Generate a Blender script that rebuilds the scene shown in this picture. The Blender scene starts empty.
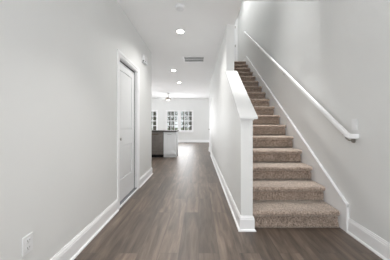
import bpy, bmesh, math, random
from mathutils import Vector, Matrix
random.seed(7)
PI = math.pi
S = bpy.context.scene
COL = S.collection

# ------------------------------------------------------------------ camera
F_PX, VPX, VPY, EYE = 189.0, 198.8, 124.2, 1.14
cam_d = bpy.data.cameras.new('camera')
cam_d.sensor_fit = 'HORIZONTAL'; cam_d.sensor_width = 36.0
cam_d.lens = F_PX / 390 * 36.0
cam_d.shift_x = -(VPX - 195) / 390
cam_d.shift_y = -(130 - VPY) / 390
cam_d.clip_start = 0.02; cam_d.clip_end = 300
cam = bpy.data.objects.new('camera', cam_d); COL.objects.link(cam)
cam.location = (0, 0, EYE); cam.rotation_euler = (PI / 2, 0, 0)
S.camera = cam

# ------------------------------------------------------------------ world, exposure
W = bpy.data.worlds.new('overcast_sky'); S.world = W
W.use_nodes = True
wn = W.node_tree.nodes; wl = W.node_tree.links
bg = wn['Background']
tc = wn.new('ShaderNodeTexCoord'); sx = wn.new('ShaderNodeSeparateXYZ'); cr = wn.new('ShaderNodeValToRGB')
wl.new(tc.outputs['Generated'], sx.inputs[0]); wl.new(sx.outputs['Z'], cr.inputs[0]); wl.new(cr.outputs[0], bg.inputs[0])
cr.color_ramp.elements[0].color = (.92, .95, 1, 1); cr.color_ramp.elements[1].color = (.75, .85, 1, 1)
bg.inputs[1].default_value = 0.75
S.view_settings.view_transform = 'Standard'; S.view_settings.look = 'None'
S.view_settings.gamma = 1.0; S.view_settings.use_curve_mapping = False
S.view_settings.exposure = 0.86
S.cycles.max_bounces = 10; S.cycles.diffuse_bounces = 8; S.cycles.transparent_max_bounces = 12
S.cycles.sample_clamp_indirect = 6.0
S.cycles.use_denoising = True
S.cycles.caustics_reflective = False; S.cycles.caustics_refractive = False

def area(name, loc, rot, sx_, sy_, power, color=(1, 1, 1), shape='RECTANGLE', spread=None):
    d = bpy.data.lights.new(name, 'AREA'); d.shape = shape; d.size = sx_
    if shape in ('RECTANGLE', 'ELLIPSE'): d.size_y = sy_
    d.energy = power; d.color = color
    if spread: d.spread = spread
    o = bpy.data.objects.new(name, d); COL.objects.link(o)
    o.location = loc; o.rotation_euler = rot
    return o
LP = dict(front=22, uplight=7, living=31, right_fill=27, kitchen=78, upstairs=7, landing=6.5, stairwell=6, hall=8, foyer=4, world=.75)
# daylight through the open front doorway and the side light behind the camera
area('front_door_daylight', (-0.05, -1.75, 1.10), (PI / 2 + .3, 0, 0), 1.3, 1.9, LP['front'], (1, .995, .985))
# added unseen fill behind the camera, aimed up to brighten the ceiling
area('foyer_fill_uplight', (0.1, -1.1, 1.95), (PI - .35, 0, 0), .8, .6, LP['uplight'], (1, .995, .99))
# daylight through the living room windows; the two side lights are added, unseen fills
area('living_window_daylight', (-1.2, 11.8, 1.35), (-PI / 2, 0, 0), 1.7, 1.3, LP['living'], (.97, .985, 1))
area('living_right_fill', (2.85, 10.2, 1.2), (0, PI / 2, 0), 2.0, 2.2, LP['right_fill'], (.98, .99, 1))
area('kitchen_side_fill', (-5.0, 8.5, 1.5), (0, -PI / 2, 0), 1.2, 2.2, LP['kitchen'], (.98, .99, 1))
# upstairs hall and landing light, then an added narrow beam brightening the treads
area('upstairs_hall_light', (.95, 4.7, 5.62), (0, 0, 0), .5, 1.6, LP['upstairs'], (1, .995, .985))
area('landing_light', (.90, 6.3, 5.62), (0, 0, 0), .3, .5, LP['landing'], (1, .995, .985))
area('stairwell_fill', (1.20, 3.05, 5.64), (0, 0, 0), .3, .9, LP['stairwell'], (1, .99, .98), spread=math.radians(34))

# ------------------------------------------------------------------ materials
def mat(name, color, rough=.6, metal=0, spec=.5, bump=None, emit=None, noise=None):
    m = bpy.data.materials.new(name); m.use_nodes = True
    n = m.node_tree.nodes; l = m.node_tree.links; b = n['Principled BSDF']
    b.inputs['Base Color'].default_value = (*color, 1)
    b.inputs['Roughness'].default_value = rough; b.inputs['Metallic'].default_value = metal
    b.inputs['Specular IOR Level'].default_value = spec
    if emit:
        b.inputs['Emission Color'].default_value = (*emit[0], 1); b.inputs['Emission Strength'].default_value = emit[1]
    t = n.new('ShaderNodeTexCoord')
    if noise:   # (scale, other colour, amount)
        z = n.new('ShaderNodeTexNoise'); z.inputs['Scale'].default_value = noise[0]; z.inputs['Detail'].default_value = 4
        l.new(t.outputs['Object'], z.inputs['Vector'])
        r = n.new('ShaderNodeValToRGB'); r.color_ramp.elements[0].position = .35; r.color_ramp.elements[1].position = .65
        r.color_ramp.elements[0].color = (*color, 1); r.color_ramp.elements[1].color = (*noise[1], 1)
        l.new(z.outputs['Fac'], r.inputs[0]); l.new(r.outputs[0], b.inputs['Base Color'])
    if bump:    # (scale, strength, distance)
        z = n.new('ShaderNodeTexNoise'); z.inputs['Scale'].default_value = bump[0]; z.inputs['Detail'].default_value = 3
        l.new(t.outputs['Object'], z.inputs['Vector'])
        p = n.new('ShaderNodeBump'); p.inputs['Strength'].default_value = bump[1]; p.inputs['Distance'].default_value = bump[2]
        l.new(z.outputs['Fac'], p.inputs['Height']); l.new(p.outputs[0], b.inputs['Normal'])
    return m
M = {}
M['wall'] = mat('wall_paint', (.735, .743, .738), .6, spec=.3, bump=(160, .12, .002), noise=(3, (.745, .753, .748)))
M['ceil'] = mat('ceiling_paint', (.90, .905, .91), .85, spec=.2, bump=(120, .15, .002), noise=(3, (.91, .915, .92)))
M['trim'] = mat('white_gloss_trim', (.87, .875, .885), .35, spec=.4, noise=(4, (.88, .885, .895)))
M['door'] = mat('white_door_paint', (.76, .77, .78), .38, noise=(4, (.77, .78, .79)))
M['cap'] = mat('cap_paint', (.68, .685, .685), .45, spec=.4, noise=(4, (.69, .695, .695)))
M['plastic'] = mat('white_plastic', (.78, .79, .80), .35, noise=(9, (.79, .80, .81)))
M['dark'] = mat('black_rubber', (.012, .012, .013), .8, spec=.1, noise=(20, (.026, .026, .028)))
M['slot'] = mat('grey_slot', (.16, .16, .16), .6, noise=(20, (.18, .18, .18)))
M['nickel'] = mat('brushed_nickel', (.45, .44, .42), .3, 1.0, noise=(30, (.5, .49, .47)))
M['bronze'] = mat('dark_bronze', (.12, .09, .07), .4, .8, noise=(30, (.2, .15, .11)))
M['fan'] = mat('fan_body_metal', (.30, .26, .22), .45, .5, noise=(30, (.34, .30, .26)))
M['steel'] = mat('stainless_steel', (.19, .17, .155), .4, .85, noise=(18, (.22, .20, .185)))
M['alu'] = mat('grey_threshold_metal', (.22, .23, .25), .45, .6, noise=(12, (.26, .27, .29)))
M['granite'] = mat('dark_granite', (.045, .042, .04), .55, spec=.2, noise=(90, (.09, .085, .08)))
M['cab'] = mat('white_cabinet_paint', (.76, .78, .80), .4, noise=(4, (.77, .79, .81)))
M['bark'] = mat('tree_bark', (.11, .085, .065), .9, noise=(12, (.17, .14, .11)), bump=(30, .5, .02))
M['leaf'] = mat('tree_leaves', (.16, .19, .12), .8, noise=(2, (.26, .28, .20)))
M['leaf2'] = mat('dry_leaves', (.20, .18, .15), .8, noise=(2, (.32, .30, .27)))
M['grass'] = mat('lawn_grass', (.12, .15, .06), .9, noise=(5, (.2, .2, .11)))
M['lens'] = mat('lamp_lens', (.9, .9, .9), .5, emit=((1, .97, .92), 9))
M['bowl'] = mat('fan_light_bowl', (.9, .9, .88), .4, emit=((1, .96, .9), .9))

def glass():
    m = bpy.data.materials.new('window_glass'); m.use_nodes = True
    n = m.node_tree.nodes; l = m.node_tree.links; n.clear()
    o = n.new('ShaderNodeOutputMaterial'); mx = n.new('ShaderNodeMixShader'); fr = n.new('ShaderNodeFresnel'); fr.inputs[0].default_value = 1.45
    a = n.new('ShaderNodeBsdfTransparent'); a.inputs[0].default_value = (.95, .97, .96, 1)
    g = n.new('ShaderNodeBsdfGlossy'); g.inputs['Roughness'].default_value = .02
    l.new(fr.outputs[0], mx.inputs[0]); l.new(a.outputs[0], mx.inputs[1]); l.new(g.outputs[0], mx.inputs[2]); l.new(mx.outputs[0], o.inputs[0])
    return m
M['glass'] = glass()

def plank_floor():
    m = bpy.data.materials.new('vinyl_plank_floor'); m.use_nodes = True
    n = m.node_tree.nodes; l = m.node_tree.links; b = n['Principled BSDF']
    t = n.new('ShaderNodeTexCoord'); mp = n.new('ShaderNodeMapping'); mp.inputs['Rotation'].default_value = (0, 0, PI / 2)
    l.new(t.outputs['Object'], mp.inputs[0])
    br = n.new('ShaderNodeTexBrick'); br.offset = .37; br.inputs['Scale'].default_value = 1
    br.inputs['Brick Width'].default_value = 1.22; br.inputs['Row Height'].default_value = .178
    br.inputs['Mortar Size'].default_value = .0018; br.inputs['Mortar Smooth'].default_value = .3
    br.inputs['Color1'].default_value = (0, 0, 0, 1); br.inputs['Color2'].default_value = (1, 1, 1, 1); br.inputs['Mortar'].default_value = (.5, .5, .5, 1)
    l.new(mp.outputs[0], br.inputs[0])
    # long streaky grain, shifted for every plank
    ad = n.new('ShaderNodeVectorMath'); ad.operation = 'MULTIPLY_ADD'
    l.new(br.outputs['Color'], ad.inputs[0]); ad.inputs[1].default_value = (7, 3, 5); l.new(mp.outputs[0], ad.inputs[2])
    st = n.new('ShaderNodeMapping'); st.inputs['Scale'].default_value = (1.3, 11, 1); l.new(ad.outputs[0], st.inputs[0])
    g1 = n.new('ShaderNodeTexNoise'); g1.inputs['Scale'].default_value = 1.4; g1.inputs['Detail'].default_value = 7; g1.inputs['Roughness'].default_value = .62; g1.inputs['Distortion'].default_value = .6
    l.new(st.outputs[0], g1.inputs['Vector'])
    r1 = n.new('ShaderNodeValToRGB'); e = r1.color_ramp.elements
    e[0].position = .30; e[0].color = (.040, .027, .019, 1); e[1].position = .74; e[1].color = (.205, .158, .122, 1)
    k = r1.color_ramp.elements.new(.5); k.color = (.104, .076, .057, 1)
    l.new(g1.outputs['Fac'], r1.inputs[0])
    hv = n.new('ShaderNodeHueSaturation'); l.new(r1.outputs[0], hv.inputs['Color'])
    mr = n.new('ShaderNodeMapRange'); mr.inputs['To Min'].default_value = .72; mr.inputs['To Max'].default_value = 1.28
    l.new(br.outputs['Color'], mr.inputs['Value']); l.new(mr.outputs[0], hv.inputs['Value'])
    mx = n.new('ShaderNodeMix'); mx.data_type = 'RGBA'; l.new(br.outputs['Fac'], mx.inputs['Factor'])
    l.new(hv.outputs[0], mx.inputs['A']); mx.inputs['B'].default_value = (.05, .04, .034, 1)
    l.new(mx.outputs['Result'], b.inputs['Base Color'])
    rr = n.new('ShaderNodeMapRange'); rr.inputs['To Min'].default_value = .34; rr.inputs['To Max'].default_value = .50
    l.new(g1.outputs['Fac'], rr.inputs['Value']); l.new(rr.outputs[0], b.inputs['Roughness'])
    b.inputs['Specular IOR Level'].default_value = .9
    bp = n.new('ShaderNodeBump'); bp.inputs['Strength'].default_value = .15; bp.inputs['Distance'].default_value = .002
    l.new(g1.outputs['Fac'], bp.inputs['Height']); l.new(bp.outputs[0], b.inputs['Normal'])
    return m
M['floor'] = plank_floor()

def carpet():
    m = bpy.data.materials.new('cut_pile_carpet'); m.use_nodes = True
    n = m.node_tree.nodes; l = m.node_tree.links; b = n['Principled BSDF']
    t = n.new('ShaderNodeTexCoord')
    z = n.new('ShaderNodeTexNoise'); z.inputs['Scale'].default_value = 55; z.inputs['Detail'].default_value = 4; z.inputs['Roughness'].default_value = .7
    l.new(t.outputs['Object'], z.inputs['Vector'])
    r = n.new('ShaderNodeValToRGB'); e = r.color_ramp.elements
    e[0].position = .32; e[0].color = (.125, .088, .067, 1); e[1].position = .66; e[1].color = (.52, .42, .35, 1)
    l.new(z.outputs['Fac'], r.inputs[0])
    z2 = n.new('ShaderNodeTexNoise'); z2.inputs['Scale'].default_value = 7; l.new(t.outputs['Object'], z2.inputs['Vector'])
    hv = n.new('ShaderNodeHueSaturation'); mr = n.new('ShaderNodeMapRange'); mr.inputs['To Min'].default_value = .7; mr.inputs['To Max'].default_value = 1.3
    l.new(z2.outputs['Fac'], mr.inputs['Value']); l.new(mr.outputs[0], hv.inputs['Value']); l.new(r.outputs[0], hv.inputs['Color'])
    l.new(hv.outputs[0], b.inputs['Base Color'])
    b.inputs['Roughness'].default_value = 1; b.inputs['Specular IOR Level'].default_value = .05
    b.inputs['Sheen Weight'].default_value = 1.0; b.inputs['Sheen Roughness'].default_value = .45; b.inputs['Sheen Tint'].default_value = (.95, .88, .80, 1)
    z3 = n.new('ShaderNodeTexNoise'); z3.inputs['Scale'].default_value = 220; l.new(t.outputs['Object'], z3.inputs['Vector'])
    bp = n.new('ShaderNodeBump'); bp.inputs['Strength'].default_value = .8; bp.inputs['Distance'].default_value = .006
    l.new(z3.outputs['Fac'], bp.inputs['Height']); l.new(bp.outputs[0], b.inputs['Normal'])
    return m
M['carpet'] = carpet()

# ------------------------------------------------------------------ helpers
def link(name, bm, m, parent=None, smooth=False):
    bmesh.ops.recalc_face_normals(bm, faces=bm.faces)
    me = bpy.data.meshes.new(name); bm.to_mesh(me); bm.free()
    me.materials.append(m)
    if smooth:
        for p in me.polygons: p.use_smooth = True
    o = bpy.data.objects.new(name, me); COL.objects.link(o)
    if parent is not None: o.parent = parent; o.matrix_parent_inverse = Matrix.Identity(4)
    return o
def bx(bm, x0, x1, y0, y1, z0, z1, bev=0):
    vs = [bm.verts.new((x, y, z)) for x in (x0, x1) for y in (y0, y1) for z in (z0, z1)]
    fs = [(0, 1, 3, 2), (4, 6, 7, 5), (0, 4, 5, 1), (2, 3, 7, 6), (0, 2, 6, 4), (1, 5, 7, 3)]
    faces = [bm.faces.new([vs[i] for i in f]) for f in fs]
    if bev:
        es = set(e for f in faces for e in f.edges)
        bmesh.ops.bevel(bm, geom=list(es), offset=bev, segments=2, affect='EDGES', profile=.5)
def box(name, a, m, parent=None, bev=0):
    bm = bmesh.new(); bx(bm, *a, bev=bev); return link(name, bm, m, parent)
def cyl(bm, c, axis, r, h, seg=24, r2=None):
    """a cone or cylinder from c along axis by h"""
    ax = Vector(axis).normalized(); q = ax.to_track_quat('Z', 'Y')
    a = []; b = []
    for i in range(seg):
        t = 2 * PI * i / seg
        a.append(bm.verts.new(Vector(c) + q @ Vector((r * math.cos(t), r * math.sin(t), 0))))
        rr = r if r2 is None else r2
        b.append(bm.verts.new(Vector(c) + q @ Vector((rr * math.cos(t), rr * math.sin(t), h))))
    for i in range(seg):
        j = (i + 1) % seg; bm.faces.new((a[i], a[j], b[j], b[i]))
    bm.faces.new(a[::-1]); bm.faces.new(b)
def lathe(bm, c, axis, prof, seg=24):
    """prof: list of (radius, offset along axis)"""
    q = Vector(axis).normalized().to_track_quat('Z', 'Y'); rings = []
    for r, h in prof:
        rings.append([bm.verts.new(Vector(c) + q @ Vector((max(r, 1e-4) * math.cos(2 * PI * i / seg), max(r, 1e-4) * math.sin(2 * PI * i / seg), h))) for i in range(seg)])
    for a, b in zip(rings, rings[1:]):
        for i in range(seg):
            j = (i + 1) % seg; bm.faces.new((a[i], a[j], b[j], b[i]))
    bm.faces.new(rings[0][::-1]); bm.faces.new(rings[-1])
def prism(bm, pts, axis, a, b):
    """polygon pts (2d) extruded along axis 'x' (pts are y,z), 'y' (x,z) or 'z' (x,y)"""
    def P(p, t):
        return {'x': (t, p[0], p[1]), 'y': (p[0], t, p[1]), 'z': (p[0], p[1], t)}[axis]
    A = [bm.verts.new(P(p, a)) for p in pts]; B = [bm.verts.new(P(p, b)) for p in pts]
    n = len(pts)
    for i in range(n):
        j = (i + 1) % n; bm.faces.new((A[i], A[j], B[j], B[i]))
    bm.faces.new(A[::-1]); bm.faces.new(B)
def empty(name, loc=(0, 0, 0)):
    o = bpy.data.objects.new(name, None); COL.objects.link(o); o.location = loc; o.empty_display_size = .1
    return o
def part(name, bm, m, root, smooth=False):
    """bm is in world coordinates; parent to a root that stands at root.location"""
    bmesh.ops.translate(bm, vec=-root.location, verts=bm.verts)
    return link(name, bm, m, root, smooth)
def sub(name, bm, m, par, root, smooth=False):
    bmesh.ops.translate(bm, vec=-root.location, verts=bm.verts)
    return link(name, bm, m, par, smooth)
def tag(o, label, cat, group=None, kind=None):
    o['label'] = label
    if cat: o['category'] = cat
    if group: o['group'] = group
    if kind: o['kind'] = kind
    return o
def struct(o, label=None):
    o['kind'] = 'structure'
    if label: o['label'] = label
    return o
def holed(bm, plane, t0, t1, u0, u1, z0, z1, holes):
    """wall in plane 'x' (thickness t in x, u is y) or 'y' (thickness in y, u is x); holes: (u0,u1,z0,z1)"""
    us = sorted({u0, u1, *[h[0] for h in holes], *[h[1] for h in holes]})
    for a, b in zip(us, us[1:]):
        cut = sorted([(h[2], h[3]) for h in holes if h[0] < b - 1e-6 and h[1] > a + 1e-6])
        z = z0
        for c0, c1 in cut + [(z1, z1)]:
            if c0 > z + 1e-6:
                if plane == 'x': bx(bm, t0, t1, a, b, z, c0)
                else: bx(bm, a, b, t0, t1, z, c0)
            z = max(z, c1)

# ------------------------------------------------------------------ dimensions
CEIL = 2.77
XL, XR = -1.08, 1.582          # hall left wall, stair right wall
KX0, KX1 = .452, .58           # knee wall / stair wall
RISE, RUN, NOSE = .188, .258, 2.028
NSTEP = 17
UP = RISE * NSTEP              # upper floor height
KY = 2.032                     # knee wall near end
WY = 3.09                      # full wall near end
FARY = 11.9
TOPY = 7.44                    # end wall of the landing
UCEIL = 5.72

# ------------------------------------------------------------------ structure
bm = bmesh.new()
bx(bm, -5.3, 3.1, -1.9, 12.1, -.12, 0)
struct(link('floor', bm, M['floor']), 'grey-brown wood-look plank floor running down the hall')

bm = bmesh.new()
bx(bm, -1.25, 1.70, -1.9, 2.50, CEIL, UP - .01)
bx(bm, -5.3, KX1, 2.50, 12.1, CEIL, UP - .01)
bx(bm, KX1, 3.1, 8.2, 12.1, CEIL, UP - .01)
struct(link('ceiling', bm, M['ceil']), 'flat white ceiling over hall and living room')
bm = bmesh.new()
bx(bm, KX1, 1.70, NOSE + RUN * 16 + .30, 8.2, CEIL, UP)
struct(link('floor_upper', bm, M['carpet']), 'carpeted landing at the head of the stairs')
bm = bmesh.new(); bx(bm, .3, 1.75, 2.3, 8.3, UCEIL, UCEIL + .12)
struct(link('ceiling_upper', bm, M['ceil']), 'white ceiling above the stairwell')

# left hall wall, with door opening, turning left at its far end into the kitchen
D1 = (2.56, 3.33, 0, 2.065)    # door opening along y
bm = bmesh.new()
holed(bm, 'x', XL - .13, XL, -1.9, 4.32, 0, CEIL, [D1])
bx(bm, -5.3, XL - .13, 4.19, 4.32, 0, CEIL)
struct(link('wall_left', bm, M['wall']), 'pale grey painted wall with the white door and outlet')
# right wall, two storeys high
bm = bmesh.new(); bx(bm, XR, XR + .13, -1.9, 8.2, 0, UCEIL)
struct(link('wall_right', bm, M['wall']), 'tall pale grey wall behind the stair handrail')
# stair wall: knee wall that slopes up, then full height, door opening near the far end
CAP0 = 1.196
SL = RISE / RUN
D2 = (6.98, 7.84, 0, 2.065)
bm = bmesh.new()
zc = lambda y: CAP0 + (y - KY) * SL
prism(bm, [(KY, 0), (WY, 0), (WY, zc(WY)), (KY, zc(KY))], 'x', KX0, KX1)
holed(bm, 'x', KX0, KX1, WY, 8.25, 0, CEIL, [D2])
bx(bm, KX1 - .128, KX1, 2.50, 8.2, UP - .01, UCEIL)
struct(link('wall_stair', bm, M['wall']), 'pale grey wall between hall and stairs, low and sloping near its end')
bm = bmesh.new(); bx(bm, KX1 - .128, 1.70, 2.37, 2.50, UP - .01, UCEIL)
struct(link('wall_upper_front', bm, M['wall']))
# end wall of the landing
D3 = (.74, 1.455, UP, UP + 2.03)
bm = bmesh.new(); holed(bm, 'y', TOPY, TOPY + .12, KX1, XR, UP, UCEIL, [D3])
struct(link('wall_upper', bm, M['wall']), 'short grey wall at the top of the stairs')
# rear side of understairs, living room right wall
bm = bmesh.new(); bx(bm, KX1, 3.1, 8.12, 8.25, 0, CEIL); bx(bm, 3.0, 3.1, 8.25, 12.0, 0, CEIL)
struct(link('wall_living_right', bm, M['wall']))
# kitchen left wall
bm = bmesh.new(); bx(bm, -5.3, -5.2, 4.32, 12.0, 0, CEIL)
struct(link('wall_kitchen', bm, M['wall']))
# front wall behind the camera with the open doorway
bm = bmesh.new(); holed(bm, 'y', -1.9, -1.8, XL, XR, 0, CEIL, [(-1.0, 1.0, 0, 2.2)])
struct(link('wall_front', bm, M['wall']))
# far wall
WIN = [(-2.02 - .02, -1.27, .70, 2.0), (-1.19, -.40 + .02, .70, 2.0), (-3.40, -2.62, .70, 2.0)]
bm = bmesh.new(); holed(bm, 'y', FARY, FARY + .14, -5.2, 3.0, 0, CEIL, WIN)
struct(link('wall_far', bm, M['wall']), 'pale grey far wall of the living room with windows')

# ------------------------------------------------------------------ baseboards
BH = .155
PROF = [(0, 0), (.030, 0), (.029, .010), (.024, .018), (.016, .021), (.016, .122), (.013, .128), (.013, .136), (.008, .146), (.006, .155), (0, .155)]
def base_run(bm, p, q, nrm, m0=0, m1=0, z=0):
    """board along p->q (2d) against a wall whose outward normal is nrm; m0/m1: +1 outside mitre, -1 inside mitre"""
    p = Vector(p); q = Vector(q); d = (q - p).normalized(); n = Vector(nrm)
    rings = []
    for base, s, mm in ((p, -1, m0), (q, 1, m1)):
        rings.append([bm.verts.new((*(base + n * t + d * (s * mm * t)), z + h)) for t, h in PROF])
    A, B = rings; k = len(PROF)
    for i in range(k):
        j = (i + 1) % k; bm.faces.new((A[i], A[j], B[j], B[i]))
    bm.faces.new(A[::-1]); bm.faces.new(B)
CW = .068                     # casing width
bm = bmesh.new()
base_run(bm, (XL, -1.8), (XL, D1[0] - CW), (1, 0))
base_run(bm, (XL, D1[1] + CW), (XL, 4.32), (1, 0), 0, 1)
base_run(bm, (XL, 4.32), (-2.2, 4.32), (0, 1), 1, 0)
struct(link('baseboard_left', bm, M['trim']), 'white baseboard along the left hall wall')
bm = bmesh.new(); base_run(bm, (XR, -1.8), (XR, 1.99), (-1, 0))
struct(link('baseboard_right', bm, M['trim']), 'white baseboard at the foot of the right wall before the stairs')
bm = bmesh.new()
base_run(bm, (KX0, D2[0] - CW), (KX0, KY), (-1, 0), 0, 1)
base_run(bm, (KX0, KY), (KX1, KY), (0, -1), 1, 1)
struct(link('baseboard_stair', bm, M['trim']), 'white baseboard wrapping the end of the low stair wall')
bm = bmesh.new()
base_run(bm, (KX0, D2[1] + CW), (KX0, 8.25), (-1, 0), 0, 1)
base_run(bm, (KX0, 8.25), (3.0, 8.25), (0, 1), 1, 0)
struct(link('baseboard_hall_end', bm, M['trim']))
bm = bmesh.new(); base_run(bm, (-5.2, FARY), (3.0, FARY), (0, -1))
struct(link('baseboard_far', bm, M['trim']), 'white baseboard under the living room windows')

# skirt board beside the stairs
bm = bmesh.new()
zs = lambda y: .283 + (y - 1.99) * SL
ys, ye = 1.99, 6.21
prism(bm, [(ys, 0), (ys, zs(ys)), (ye, zs(ye)), (TOPY, zs(ye)), (TOPY, UP), (6.35, UP), (ys + .25, 0)], 'x', XR - .026, XR)
prism(bm, [(ys, zs(ys) - .012), (ys, zs(ys) + .014), (ye, zs(ye) + .014), (TOPY, zs(ye) + .014), (TOPY, zs(ye) - .012), (ye, zs(ye) - .012)], 'x', XR - .034, XR)
struct(link('trim_1', bm, M['trim']), 'white skirt board climbing the right wall beside the stairs')

# knee wall cap
bm = bmesh.new()
ya, yb = KY - .035, WY
c0 = 1.216 - .022
t = lambda y, o: (y, c0 + o + (y - ya) * SL)
prism(bm, [t(ya, 0), t(yb, 0), t(yb, .024), (ya + .004, c0 + .026), (ya, c0 + .018)], 'x', .434, .624)
prism(bm, [t(KY - .014, -.028), t(yb, -.028), t(yb, 0), t(KY - .014, 0)], 'x', KX0 - .010, KX1 + .012)
struct(link('trim_2', bm, M['cap']), 'white sloping cap on the low stair wall')

# ------------------------------------------------------------------ doors
def panel_leaf(bm, u0, u1, z0, z1, face, back, plane, panels):
    """door leaf; face/back are coordinates on the thickness axis; panels: (z0,z1) raised panels"""
    ST = .115
    def B(a, b, c, d, e, f, bev=0):   # a..b on thickness axis, c..d on u
        if a > b: a, b = b, a
        if plane == 'x': bx(bm, a, b, c, d, e, f, bev)
        else: bx(bm, c, d, a, b, e, f, bev)
    B(face, back, u0, u0 + ST, z0, z1); B(face, back, u1 - ST, u1, z0, z1)
    zz = z0
    for a, b in panels + [(z1, z1)]:
        B(face, back, u0 + ST, u1 - ST, zz, a); zz = b
    s = 1 if back > face else -1
    for a, b in panels:
        B(face + s * .012, back, u0 + ST, u1 - ST, a, b)
        # sloped sticking and raised field
        m0, m1 = u0 + ST, u1 - ST
        w = .035
        pts_o = [(m0, a), (m1, a), (m1, b), (m0, b)]; pts_i = [(m0 + w, a + w), (m1 - w, a + w), (m1 - w, b - w), (m0 + w, b - w)]
        def V(u, z, tt):
            return bm.verts.new((tt, u, z) if plane == 'x' else (u, tt, z))
        O = [V(u, z, face + s * .0115) for u, z in pts_o]; I = [V(u, z, face + s * .003) for u, z in pts_i]
        for i in range(4):
            j = (i + 1) % 4; bm.faces.new((O[i], O[j], I[j], I[i]))
        bm.faces.new(I)
def casing(bm, plane, wall, out, u0, u1, z1, z0=0, w=CW, th=.018):
    """door casing on wall coordinate 'wall' projecting by th towards 'out' (+1/-1)"""
    a, b = sorted((wall, wall + out * th)); c, d = sorted((wall, wall + out * (th - .007)))
    def B(a, b, u, v, e, f):
        if plane == 'x': bx(bm, a, b, u, v, e, f)
        else: bx(bm, u, v, a, b, e, f)
    B(a, b, u0 - w, u0 - w * .45, z0, z1 + w); B(c, d, u0 - w * .45, u0, z0, z1)
    B(a, b, u1 + w * .45, u1 + w, z0, z1 + w); B(c, d, u1, u1 + w * .45, z0, z1)
    B(a, b, u0 - w * .45, u1 + w * .45, z1 + w * .45, z1 + w); B(c, d, u0 - w * .45, u1 + w * .45, z1, z1 + w * .45)
def knob(bm, c, axis, k=1):
    lathe(bm, c, axis, [(a * k, b * k) for a, b in [(.031, 0), (.031, .006), (.012, .010), (.011, .030), (.022, .036), (.029, .048), (.027, .060), (.014, .066)]])
def jambs(bm, plane, t0, t1, u0, u1, z0, z1, th=.012):
    def B(u, v, e, f):
        if plane == 'x': bx(bm, t0, t1, u, v, e, f)
        else: bx(bm, u, v, t0, t1, e, f)
    B(u0, u0 + th, z0, z1); B(u1 - th, u1, z0, z1); B(u0 + th, u1 - th, z1 - th, z1)

# door 1: left wall, closed, metal threshold
r = empty('door_1', (XL - .06, 2.945, 0)); struct(r, 'white two-panel door in the left hall wall')
bm = bmesh.new(); panel_leaf(bm, D1[0] + .018, D1[1] - .040, .032, 2.036, XL - .046, XL - .086, 'x', [(.34, .83), (1.05, 1.92)])
part('door_leaf', bm, M['door'], r)
bm = bmesh.new(); casing(bm, 'x', XL, 1, D1[0], D1[1], D1[3]); jambs(bm, 'x', XL - .13, XL + .002, *D1, th=.010)
part('door_casing', bm, M['trim'], r)
bm = bmesh.new()
bx(bm, XL - .10, XL - .049, D1[1] - .040, D1[1] - .010, .02, 2.055); bx(bm, XL - .10, XL - .049, D1[0] + .010, D1[1] - .010, 2.036, 2.055)
part('weatherstrip', bm, M['dark'], r)['label'] = 'dark grey weather strip around the door'
bm = bmesh.new(); bx(bm, XL - .13, XL - .002, D1[0] + .011, D1[1] - .011, 0, .026, bev=.003)
part('threshold', bm, M['alu'], r)['label'] = 'grey metal threshold'
bm = bmesh.new(); bx(bm, XL - .002, XL + .018, D1[0], D1[1], 0, .022, bev=.003)
part('threshold_trim', bm, M['trim'], r)
bm = bmesh.new(); knob(bm, (XL - .046, 2.645, .93), (1, 0, 0), .7); part('door_knob', bm, M['nickel'], r, True)

# door 2: far end of the hall, right side
r = empty('door_2', (KX0 + .05, 7.4, 0)); struct(r, 'white door at the far right end of the hall')
bm = bmesh.new(); panel_leaf(bm, D2[0] + .014, D2[1] - .014, .012, 2.045, KX0 + .006, KX0 + .044, 'x', [(.30, .83), (1.05, 1.92)])
part('door_leaf', bm, M['door'], r)
bm = bmesh.new(); casing(bm, 'x', KX0, -1, D2[0], D2[1], D2[3]); jambs(bm, 'x', KX0 - .002, KX1, *D2, th=.012)
part('door_casing', bm, M['trim'], r)
bm = bmesh.new(); knob(bm, (KX0 + .006, D2[1] - .09, .93), (-1, 0, 0)); part('door_knob', bm, M['nickel'], r, True)

# door 3: top of the stairs, hinges on the right
r = empty('door_3', (1.08, TOPY + .03, UP)); struct(r, 'white door at the top of the stairs')
bm = bmesh.new(); panel_leaf(bm, D3[0] + .012, D3[1] - .014, UP + .015, D3[3] - .015, TOPY + .002, TOPY + .037, 'y', [(UP + .27, UP + .83), (UP + 1.05, UP + 1.90)])
part('door_leaf', bm, M['door'], r)
bm = bmesh.new(); casing(bm, 'y', TOPY, -1, D3[0], D3[1], D3[3], UP); jambs(bm, 'y', TOPY - .002, TOPY + .12, *D3, th=.010)
part('door_casing', bm, M['trim'], r)
for z in (.26, 1.02, 1.76):
    bm = bmesh.new(); cyl(bm, (D3[1] - .012, TOPY - .016, UP + z - .045), (0, 0, 1), .011, .09, 12); bx(bm, D3[1] - .040, D3[1] - .012, TOPY - .006, TOPY + .001, UP + z - .045, UP + z + .045)
    part('hinge', bm, M['nickel'], r, False)['label'] = 'nickel hinge'

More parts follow.
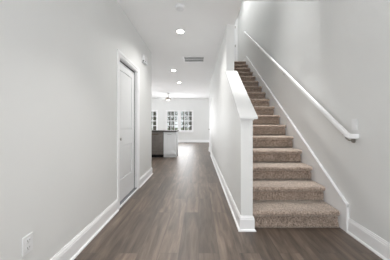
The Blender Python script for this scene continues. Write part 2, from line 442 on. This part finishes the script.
# ------------------------------------------------------------------ windows
def window(i, h, label):
    u0, u1, z0, z1 = h
    r = empty('window_%d' % i, ((u0 + u1) / 2, FARY, z0)); struct(r, label)
    bm = bmesh.new()
    f = .022
    y0, y1 = FARY - .004, FARY + .10
    bx(bm, u0, u0 + f, y0, y1, z0, z1); bx(bm, u1 - f, u1, y0, y1, z0, z1)
    bx(bm, u0 + f, u1 - f, y0, y1, z1 - f, z1); bx(bm, u0 + f, u1 - f, y0, y1, z0, z0 + f)
    casing(bm, 'y', FARY, -1, u0, u1, z1, z0, .040, .014)
    part('window_frame', bm, M['trim'], r)
    bm = bmesh.new(); bx(bm, u0 - .04, u1 + .04, FARY - .05, FARY, z0 - .022, z0, bev=.004); bx(bm, u0 - .035, u1 + .035, FARY - .014, FARY, z0 - .075, z0 - .022)
    part('window_sill', bm, M['trim'], r)
    zm = (z0 + z1) / 2
    for (a, b, yo) in ((z0 + f, zm + .018, .008), (zm - .018, z1 - f, .035)):
        bm = bmesh.new(); s = .042; yy = FARY + yo
        U0, U1 = u0 + f, u1 - f
        bx(bm, U0, U0 + s, yy, yy + .026, a, b); bx(bm, U1 - s, U1, yy, yy + .026, a, b)
        bx(bm, U0 + s, U1 - s, yy, yy + .026, a, a + s); bx(bm, U0 + s, U1 - s, yy, yy + .026, b - s, b)
        for k in (1, 2):
            u = U0 + s + (U1 - U0 - 2 * s) * k / 3; bx(bm, u - .020, u + .020, yy + .004, yy + .022, a + s, b - s)
        z = (a + b) / 2; bx(bm, U0 + s, U1 - s, yy + .005, yy + .021, z - .020, z + .020)
        so = part('sash', bm, M['trim'], r)
        bm = bmesh.new(); bx(bm, U0 + s, U1 - s, yy + .011, yy + .015, a + s, b - s)
        sub('pane', bm, M['glass'], so, r)
window(1, WIN[0], 'left half of the double window in the far wall')
window(2, WIN[1], 'right half of the double window in the far wall')
window(3, WIN[2], 'single window at the left, partly behind the hall wall')

# ------------------------------------------------------------------ staircase
def step_mesh(k):
    bm = bmesh.new()
    y = NOSE + RUN * (k - 1); z0 = RISE * (k - 1); z1 = RISE * k
    if k == 1: y += .018
    rf = y + .052
    prof = []
    if k == 1: prof += [(rf - .012, z0), (rf - .014, z0 + .02), (rf - .004, z0 + .05)]
    else: prof += [(rf, z0)]
    for i in range(1, 5): prof.append((rf, z0 + (z1 - .062 - z0) * i / 4 if k > 1 else z0 + .05 + (z1 - .062 - z0 - .05) * i / 4))
    prof += [(rf - .008, z1 - .056)]
    cy_, cz_, ra = y + .026, z1 - .027, .027
    for i in range(9):
        a = -PI / 2 - i * (PI / 8)
        prof.append((cy_ + ra * math.cos(a) * .98, cz_ + ra * math.sin(a)))
    back = NOSE + RUN * k + .052 + (0.20 if k == NSTEP else 0)
    if k == NSTEP: back = NOSE + RUN * 16 + .30
    for i in range(1, 6): prof.append((cy_ + (back - cy_) * i / 5, z1))
    prof.append((back, z0 if k == 1 else z1 - .06))
    if k > 1: prof.append((rf + .03, z1 - .06)); prof.append((rf + .03, z0))
    x0, x1 = KX1 + .001, XR - .036
    n = 48
    rnd = random.Random(k)
    rings = []
    for j in range(n + 1):
        x = x0 + (x1 - x0) * j / n
        e = max(0, 1 - (x1 - x) / .035); pull = .022 * (1 - math.sqrt(max(0, 1 - e * e)))
        ring = []
        for i, (py, pz) in enumerate(prof):
            jit = 0 if (i == 0 or i >= len(prof) - 3 or (k == 1 and pz < .001)) else 1
            dy = (rnd.random() - .5) * .004 * jit; dz = (rnd.random() - .5) * .004 * jit
            pp = pull if pz > z1 - .07 and py < y + .06 else 0
            ring.append(bm.verts.new((x, py + pp + dy, max(pz + dz, 0))))
        rings.append(ring)
    m = len(prof)
    for a, b in zip(rings, rings[1:]):
        for i in range(m):
            j = (i + 1) % m; bm.faces.new((a[i], a[j], b[j], b[i]))
    bm.faces.new(rings[0][::-1]); bm.faces.new(rings[-1])
    return bm
r = empty('staircase', ((KX1 + XR) / 2, NOSE, 0))
tag(r, 'straight flight of brown-beige carpeted stairs climbing beside the right wall', 'staircase')
for k in range(1, NSTEP + 1):
    part('step', step_mesh(k), M['carpet'], r, True)

# ------------------------------------------------------------------ handrail
r = empty('handrail', (1.49, 1.88, 1.02))
tag(r, 'white wall-mounted handrail sloping up the wall beside the stairs', 'handrail')
HX = 1.492
def rail_path(bm, pts, w, h):
    """rounded rectangular rail through pts (3d)"""
    sec = []
    for i in range(16):
        a = 2 * PI * i / 16; ca, sa = math.cos(a), math.sin(a)
        q = 3.2
        sec.append((math.copysign(abs(ca) ** (2 / q), ca) * w / 2, math.copysign(abs(sa) ** (2 / q), sa) * h / 2))
    rings = []
    for i, p in enumerate(pts):
        p = Vector(p)
        d0 = (p - Vector(pts[i - 1])).normalized() if i else (Vector(pts[1]) - p).normalized()
        d1 = (Vector(pts[i + 1]) - p).normalized() if i < len(pts) - 1 else d0
        d = (d0 + d1).normalized()
        # the width axis stays level and square to the path
        side = d.cross(Vector((0, 0, 1))).normalized(); up = side.cross(d).normalized()
        k = 1 / max(.5, d.dot(d1))
        rings.append([bm.verts.new(p + side * a * (k if abs(d0.z - d1.z) < .01 else 1) + up * b) for a, b in sec])
    for a, b in zip(rings, rings[1:]):
        for i in range(16):
            j = (i + 1) % 16; bm.faces.new((a[i], a[j], b[j], b[i]))
    bm.faces.new(rings[0][::-1]); bm.faces.new(rings[-1])
y0, z0 = 1.885, 1.022
y1 = 6.20; z1 = z0 + (y1 - y0) * SL
bm = bmesh.new()
rail_path(bm, [(XR - .001, y0 - .002, z0 - .002), (HX + .024, y0 - .002, z0 - .002), (HX + .006, y0 - .001, z0), (HX, y0 + .012, z0 + .008), (HX, y1, z1), (HX + .006, y1 + .03, z1 + .018), (HX + .024, y1 + .04, z1 + .02), (XR - .001, y1 + .04, z1 + .02)], .044, .048)
part('rail', bm, M['trim'], r)
for i, yb_ in enumerate((1.93, 3.35, 4.77, 6.1)):
    zb = z0 + (yb_ - y0) * SL - .026
    bm = bmesh.new()
    cyl(bm, (XR, yb_, zb - .055), (-1, 0, 0), .026, .008, 20)
    pts = [Vector((XR - .006, yb_, zb - .055)), Vector((XR - .05, yb_, zb - .052)), Vector((XR - .08, yb_, zb - .03)), Vector((HX, yb_, zb + .004))]
    for a, b in zip(pts, pts[1:]): cyl(bm, a, b - a, .0065, (b - a).length, 10)
    bx(bm, HX - .014, HX + .014, yb_ - .02, yb_ + .02, zb - .002, zb + .008)
    part('bracket', bm, M['nickel'], r)['label'] = 'grey metal bracket'

# ------------------------------------------------------------------ ceiling fixtures
def can_light(loc, label):
    r = empty('recessed_light', (*loc, CEIL)); tag(r, label, 'ceiling light', 'recessed lights in the hall ceiling')
    bm = bmesh.new(); lathe(bm, (*loc, CEIL + .002), (0, 0, -1), [(.084, 0), (.084, .006), (.072, .012), (.060, .010)], 32)
    part('trim_ring', bm, M['trim'], r, False)
    bm = bmesh.new(); lathe(bm, (*loc, CEIL - .0085), (0, 0, -1), [(.057, 0), (.057, .0035), (.03, .0045)], 32)
    part('lens', bm, M['lens'], r)['label'] = 'glowing white lens'
    area('recessed_lamp', (loc[0], loc[1], CEIL - .03), (0, 0, 0), .13, .13, LP['hall'] if loc[1] > 3 else LP['foyer'], (1, .975, .94), 'DISK', math.radians(140 if loc[1] > 3 else 80))
    return r
can_light((-.324, 3.31), 'nearest recessed ceiling light, largest of the three')
can_light((-.763, 5.72), 'middle of three recessed ceiling lights, beyond the vent')
can_light((-.762, 7.35), 'farthest recessed ceiling light, closest to the ceiling fan')

can_light((-.20, 1.45), 'recessed ceiling light in the foyer above the camera, out of the picture')
r = empty('ceiling_vent', (-.115, 4.73, CEIL)); tag(r, 'rectangular white air vent with dark louvres in the hall ceiling', 'vent')
vx0, vx1, vy0, vy1 = -.385, .150, 4.55, 4.93
bm = bmesh.new()
bx(bm, vx0, vx1, vy0, vy0 + .03, CEIL - .010, CEIL); bx(bm, vx0, vx1, vy1 - .03, vy1, CEIL - .010, CEIL)
bx(bm, vx0, vx0 + .03, vy0 + .03, vy1 - .03, CEIL - .010, CEIL); bx(bm, vx1 - .03, vx1, vy0 + .03, vy1 - .03, CEIL - .010, CEIL)
bx(bm, vx0 + .03, vx1 - .03, 4.725, 4.755, CEIL - .009, CEIL)
part('vent_frame', bm, M['trim'], r)
bm = bmesh.new(); bx(bm, vx0 + .03, vx1 - .03, vy0 + .03, vy1 - .03, CEIL - .0015, CEIL)
part('duct_opening', bm, M['slot'], r)['label'] = 'dark opening behind the louvres'
bm = bmesh.new()
for j in range(12):
    y = vy0 + .044 + j * .0265
    if abs(y - 4.74) < .02: continue
    prism(bm, [(y, CEIL - .002), (y + .004, CEIL - .002), (y - .004, CEIL - .009), (y - .008, CEIL - .009)], 'x', vx0 + .03, vx1 - .03)
part('louvre', bm, M['plastic'], r)

r = empty('smoke_detector', (-.26, 2.62, CEIL)); tag(r, 'round white smoke detector on the ceiling at the top of the picture', 'smoke detector')
bm = bmesh.new(); lathe(bm, (-.26, 2.62, CEIL), (0, 0, -1), [(.070, 0), (.070, .010), (.062, .012), (.060, .030), (.050, .038), (.02, .040)], 32)
part('body', bm, M['plastic'], r)
bm = bmesh.new(); lathe(bm, (-.26, 2.62, CEIL - .040), (0, 0, -1), [(.016, 0), (.015, .003), (.008, .004)], 20)
part('test_button', bm, M['plastic'], r)

fx, fy = -1.61, 9.95
r = empty('ceiling_fan', (fx, fy, CEIL)); tag(r, 'white-bladed ceiling fan with a light bowl in the living room', 'ceiling fan')
bm = bmesh.new(); lathe(bm, (fx, fy, CEIL), (0, 0, -1), [(.065, 0), (.065, .02), (.05, .045), (.018, .06)]); part('canopy', bm, M['nickel'], r, True)
bm = bmesh.new(); cyl(bm, (fx, fy, CEIL - .055), (0, 0, -1), .013, .16, 14); part('downrod', bm, M['nickel'], r, True)
bm = bmesh.new(); lathe(bm, (fx, fy, CEIL - .21), (0, 0, -1), [(.03, 0), (.08, .015), (.15, .06), (.155, .10), (.12, .125)]); part('motor', bm, M['fan'], r, True)
bm = bmesh.new(); lathe(bm, (fx, fy, CEIL - .335), (0, 0, -1), [(.085, 0), (.09, .012), (.08, .035), (.05, .052), (.01, .058)]); part('light_bowl', bm, M['bowl'], r, True)
for i in range(5):
    a = 2 * PI * i / 5 + .05
    bm = bmesh.new()
    pts = [(.15, -.03), (.20, -.055), (.62, -.068), (.655, -.04), (.655, .04), (.62, .068), (.20, .055), (.15, .03)]
    prism(bm, pts, 'z', -.004, .004)
    bx(bm, .12, .22, -.012, .012, -.010, -.004)
    bmesh.ops.rotate(bm, verts=bm.verts, cent=(0, 0, 0), matrix=Matrix.Rotation(.2, 3, 'X'))
    bmesh.ops.rotate(bm, verts=bm.verts, cent=(0, 0, 0), matrix=Matrix.Rotation(a, 3, 'Z'))
    link('blade', bm, M['plastic'], r).location = (0, 0, -.285)

# ------------------------------------------------------------------ wall fixtures
r = empty('door_chime', (XL, 3.70, 2.39)); tag(r, 'small white door chime box high on the left wall beyond the door', 'door chime')
bm = bmesh.new(); bx(bm, XL, XL + .052, 3.60, 3.80, 2.325, 2.465, bev=.006); part('cover', bm, M['plastic'], r)
bm = bmesh.new(); bx(bm, XL + .012, XL + .040, 3.597, 3.602, 2.335, 2.362); bx(bm, XL + .0505, XL + .0535, 3.615, 3.66, 2.335, 2.355); part('grille_slot', bm, M['slot'], r)['label'] = 'dark slot'

r = empty('wall_outlet', (XL, 1.19, .385)); tag(r, 'white electrical outlet low on the left wall', 'outlet')
bm = bmesh.new(); bx(bm, XL, XL + .006, 1.154, 1.226, .328, .443, bev=.002); pl = part('cover_plate', bm, M['plastic'], r)
for zc_ in (.363, .408):
    bm = bmesh.new(); bx(bm, XL + .005, XL + .0085, 1.174, 1.206, zc_ - .015, zc_ + .015, bev=.0015); s_ = part('socket', bm, M['plastic'], r)
    bm = bmesh.new()
    bx(bm, XL + .008, XL + .0092, 1.181, 1.1835, zc_ - .004, zc_ + .008); bx(bm, XL + .008, XL + .0092, 1.1965, 1.199, zc_ - .004, zc_ + .006)
    bx(bm, XL + .008, XL + .0092, 1.188, 1.192, zc_ - .011, zc_ - .007)
    sub('slot', bm, M['slot'], s_, r)

r = empty('light_switch', (XR, 1.915, 1.135)); tag(r, 'white light switch on the right wall above the lower end of the handrail', 'light switch')
bm = bmesh.new(); bx(bm, XR - .006, XR, 1.879, 1.951, 1.078, 1.193, bev=.002); part('cover_plate', bm, M['plastic'], r)
bm = bmesh.new(); prism(bm, [(XR - .006, 1.102), (XR - .012, 1.102), (XR - .008, 1.169), (XR - .006, 1.169)], 'y', 1.898, 1.932); part('rocker', bm, M['plastic'], r)

# ------------------------------------------------------------------ kitchen peninsula
KYF = 6.45
r = empty('base_cabinet', (-1.0, 6.75, 0)); tag(r, 'white base cabinet at the right end of the kitchen peninsula', 'cabinet')
bm = bmesh.new(); bx(bm, -1.205, -.785, KYF + .02, 7.06, .10, .876); bx(bm, -1.205, -.795, KYF + .07, 7.06, 0, .10); bx(bm, -.785, -.773, KYF + .02, 7.06, 0, .876)
part('body', bm, M['cab'], r)
bm = bmesh.new(); panel_leaf(bm, -1.200, -.79, .115, .868, KYF, KYF + .02, 'y', [(.115 + .115, .868 - .115)]); dr = part('door', bm, M['cab'], r)
def pull(xc, z, w):
    bm = bmesh.new(); cyl(bm, (xc - w / 2, KYF - .028, z), (1, 0, 0), .006, w, 10)
    for s in (-1, 1): cyl(bm, (xc + s * w * .38, KYF + .001, z), (0, -1, 0), .005, .029, 8)
    return bm
sub('handle', pull(-1.0, .79, .14), M['nickel'], dr, r)['label'] = 'nickel bar handle'
r = empty('base_cabinet', (-2.1, 6.75, 0)); tag(r, 'white base cabinet left of the dishwasher, hidden by the hall wall', 'cabinet')
bm = bmesh.new(); bx(bm, -2.40, -1.825, KYF + .02, 7.06, .10, .876); bx(bm, -2.40, -1.825, KYF + .07, 7.06, 0, .10); part('body', bm, M['cab'], r)
bm = bmesh.new(); panel_leaf(bm, -2.395, -1.83, .115, .868, KYF, KYF + .02, 'y', [(.23, .75)]); dr = part('door', bm, M['cab'], r)
sub('handle', pull(-2.1, .79, .14), M['nickel'], dr, r)
r = empty('dishwasher', (-1.515, 6.75, 0)); tag(r, 'stainless steel dishwasher under the dark counter', 'dishwasher')
bm = bmesh.new(); bx(bm, -1.815, -1.215, KYF + .03, 7.04, .10, .872); part('tub', bm, M['slot'], r)
bm = bmesh.new(); bx(bm, -1.812, -1.218, KYF - .005, KYF + .03, .25, .868, bev=.004); d_ = part('door', bm, M['steel'], r)
bm = bmesh.new(); bx(bm, -1.812, -1.218, KYF - .005, KYF + .03, .105, .243, bev=.004); part('lower_panel', bm, M['steel'], r)
bm = bmesh.new(); bx(bm, -1.815, -1.215, KYF + .035, KYF + .06, 0, .10); part('toe_kick', bm, M['dark'], r)['label'] = 'black toe kick'
bm = bmesh.new(); cyl(bm, (-1.77, KYF - .05, .80), (1, 0, 0), .013, .41, 14)
for s in (-1.72, -1.41): cyl(bm, (s, KYF - .004, .80), (0, -1, 0), .009, .046, 10)
sub('handle', bm, M['bronze'], d_, r)['label'] = 'dark bar handle'
o = box('countertop', (-2.42, -.755, KYF - .03, 7.20, .877, .915), M['granite'], bev=.004)
tag(o, 'dark stone countertop on the kitchen peninsula', 'countertop')

# ------------------------------------------------------------------ outside
o = box('ground', (-60, 60, 12.2, 90, -.62, -.5), M['grass']); struct(o)
def tree(x, y, h, cr_, lean, mt, label, nleaf, seed):
    rn = random.Random(seed)
    r = empty('tree', (x, y, -.5)); tag(r, label, 'tree', 'trees outside the living room windows')
    bm = bmesh.new()
    segs = [(Vector((x, y, -.5)), Vector((x + lean, y, h * .55)), .16, .09), (Vector((x + lean, y, h * .55)), Vector((x + lean * 1.4, y, h)), .09, .03)]
    for i in range(11):
        t_ = .18 + .07 * i; b = Vector((x + lean * t_, y, -.5 + (h + .5) * t_)); a = rn.uniform(0, 2 * PI); L = rn.uniform(.7, 1.5) * cr_ * .7
        segs.append((b, b + Vector((math.cos(a) * L, math.sin(a) * L, L * .55)), .045, .012))
    for a, b, r0, r1 in segs: cyl(bm, a, b - a, r0, (b - a).length, 8, r1)
    part('trunk', bm, M['bark'], r)
    bm = bmesh.new()
    for i in range(nleaf):
        while True:
            v = Vector((rn.uniform(-1, 1), rn.uniform(-1, 1), rn.uniform(-1, 1)))
            if .15 < v.length < 1: break
        c = Vector((x + lean, y, h * .60)) + Vector((v.x * cr_, v.y * cr_, v.z * h * .5))
        s = rn.uniform(.07, .16); q = Matrix.Rotation(rn.uniform(0, PI), 3, Vector((rn.random(), rn.random(), rn.random() + .1)).normalized())
        bm.faces.new([bm.verts.new(c + q @ Vector(p)) for p in ((-s, 0, 0), (0, -s * .5, 0), (s, 0, 0), (0, s * .5, .01))])
    part('foliage', bm, mt, r)
specs = [(-4.85, 21, 6.5, 1.1, 'leaf', 1500), (-6.4, 27, 7, 1.5, 'leaf', 1300), (-2.9, 19, 4.5, .75, 'leaf2', 900), (-3.3, 25.5, 7, 1.2, 'leaf', 1300), (-1.75, 22.5, 5.5, .9, 'leaf', 1100), (-.75, 19, 4.2, .65, 'leaf2', 800)]
labs = ['green leafy tree close outside the narrow left window', 'tall green tree farther back behind the one in the left window',
        'low brownish tree close outside the left half of the double window', 'tall green tree farther back in the left half of the double window',
        'green tree just right of the middle bar of the double window', 'low brownish tree at the right edge of the double window']
for i, ((x, y, h, c_, mt, nl), lb) in enumerate(zip(specs, labs)):
    tree(x, y, h, c_, random.uniform(-.2, .2), M[mt], lb, nl, 11 + i)
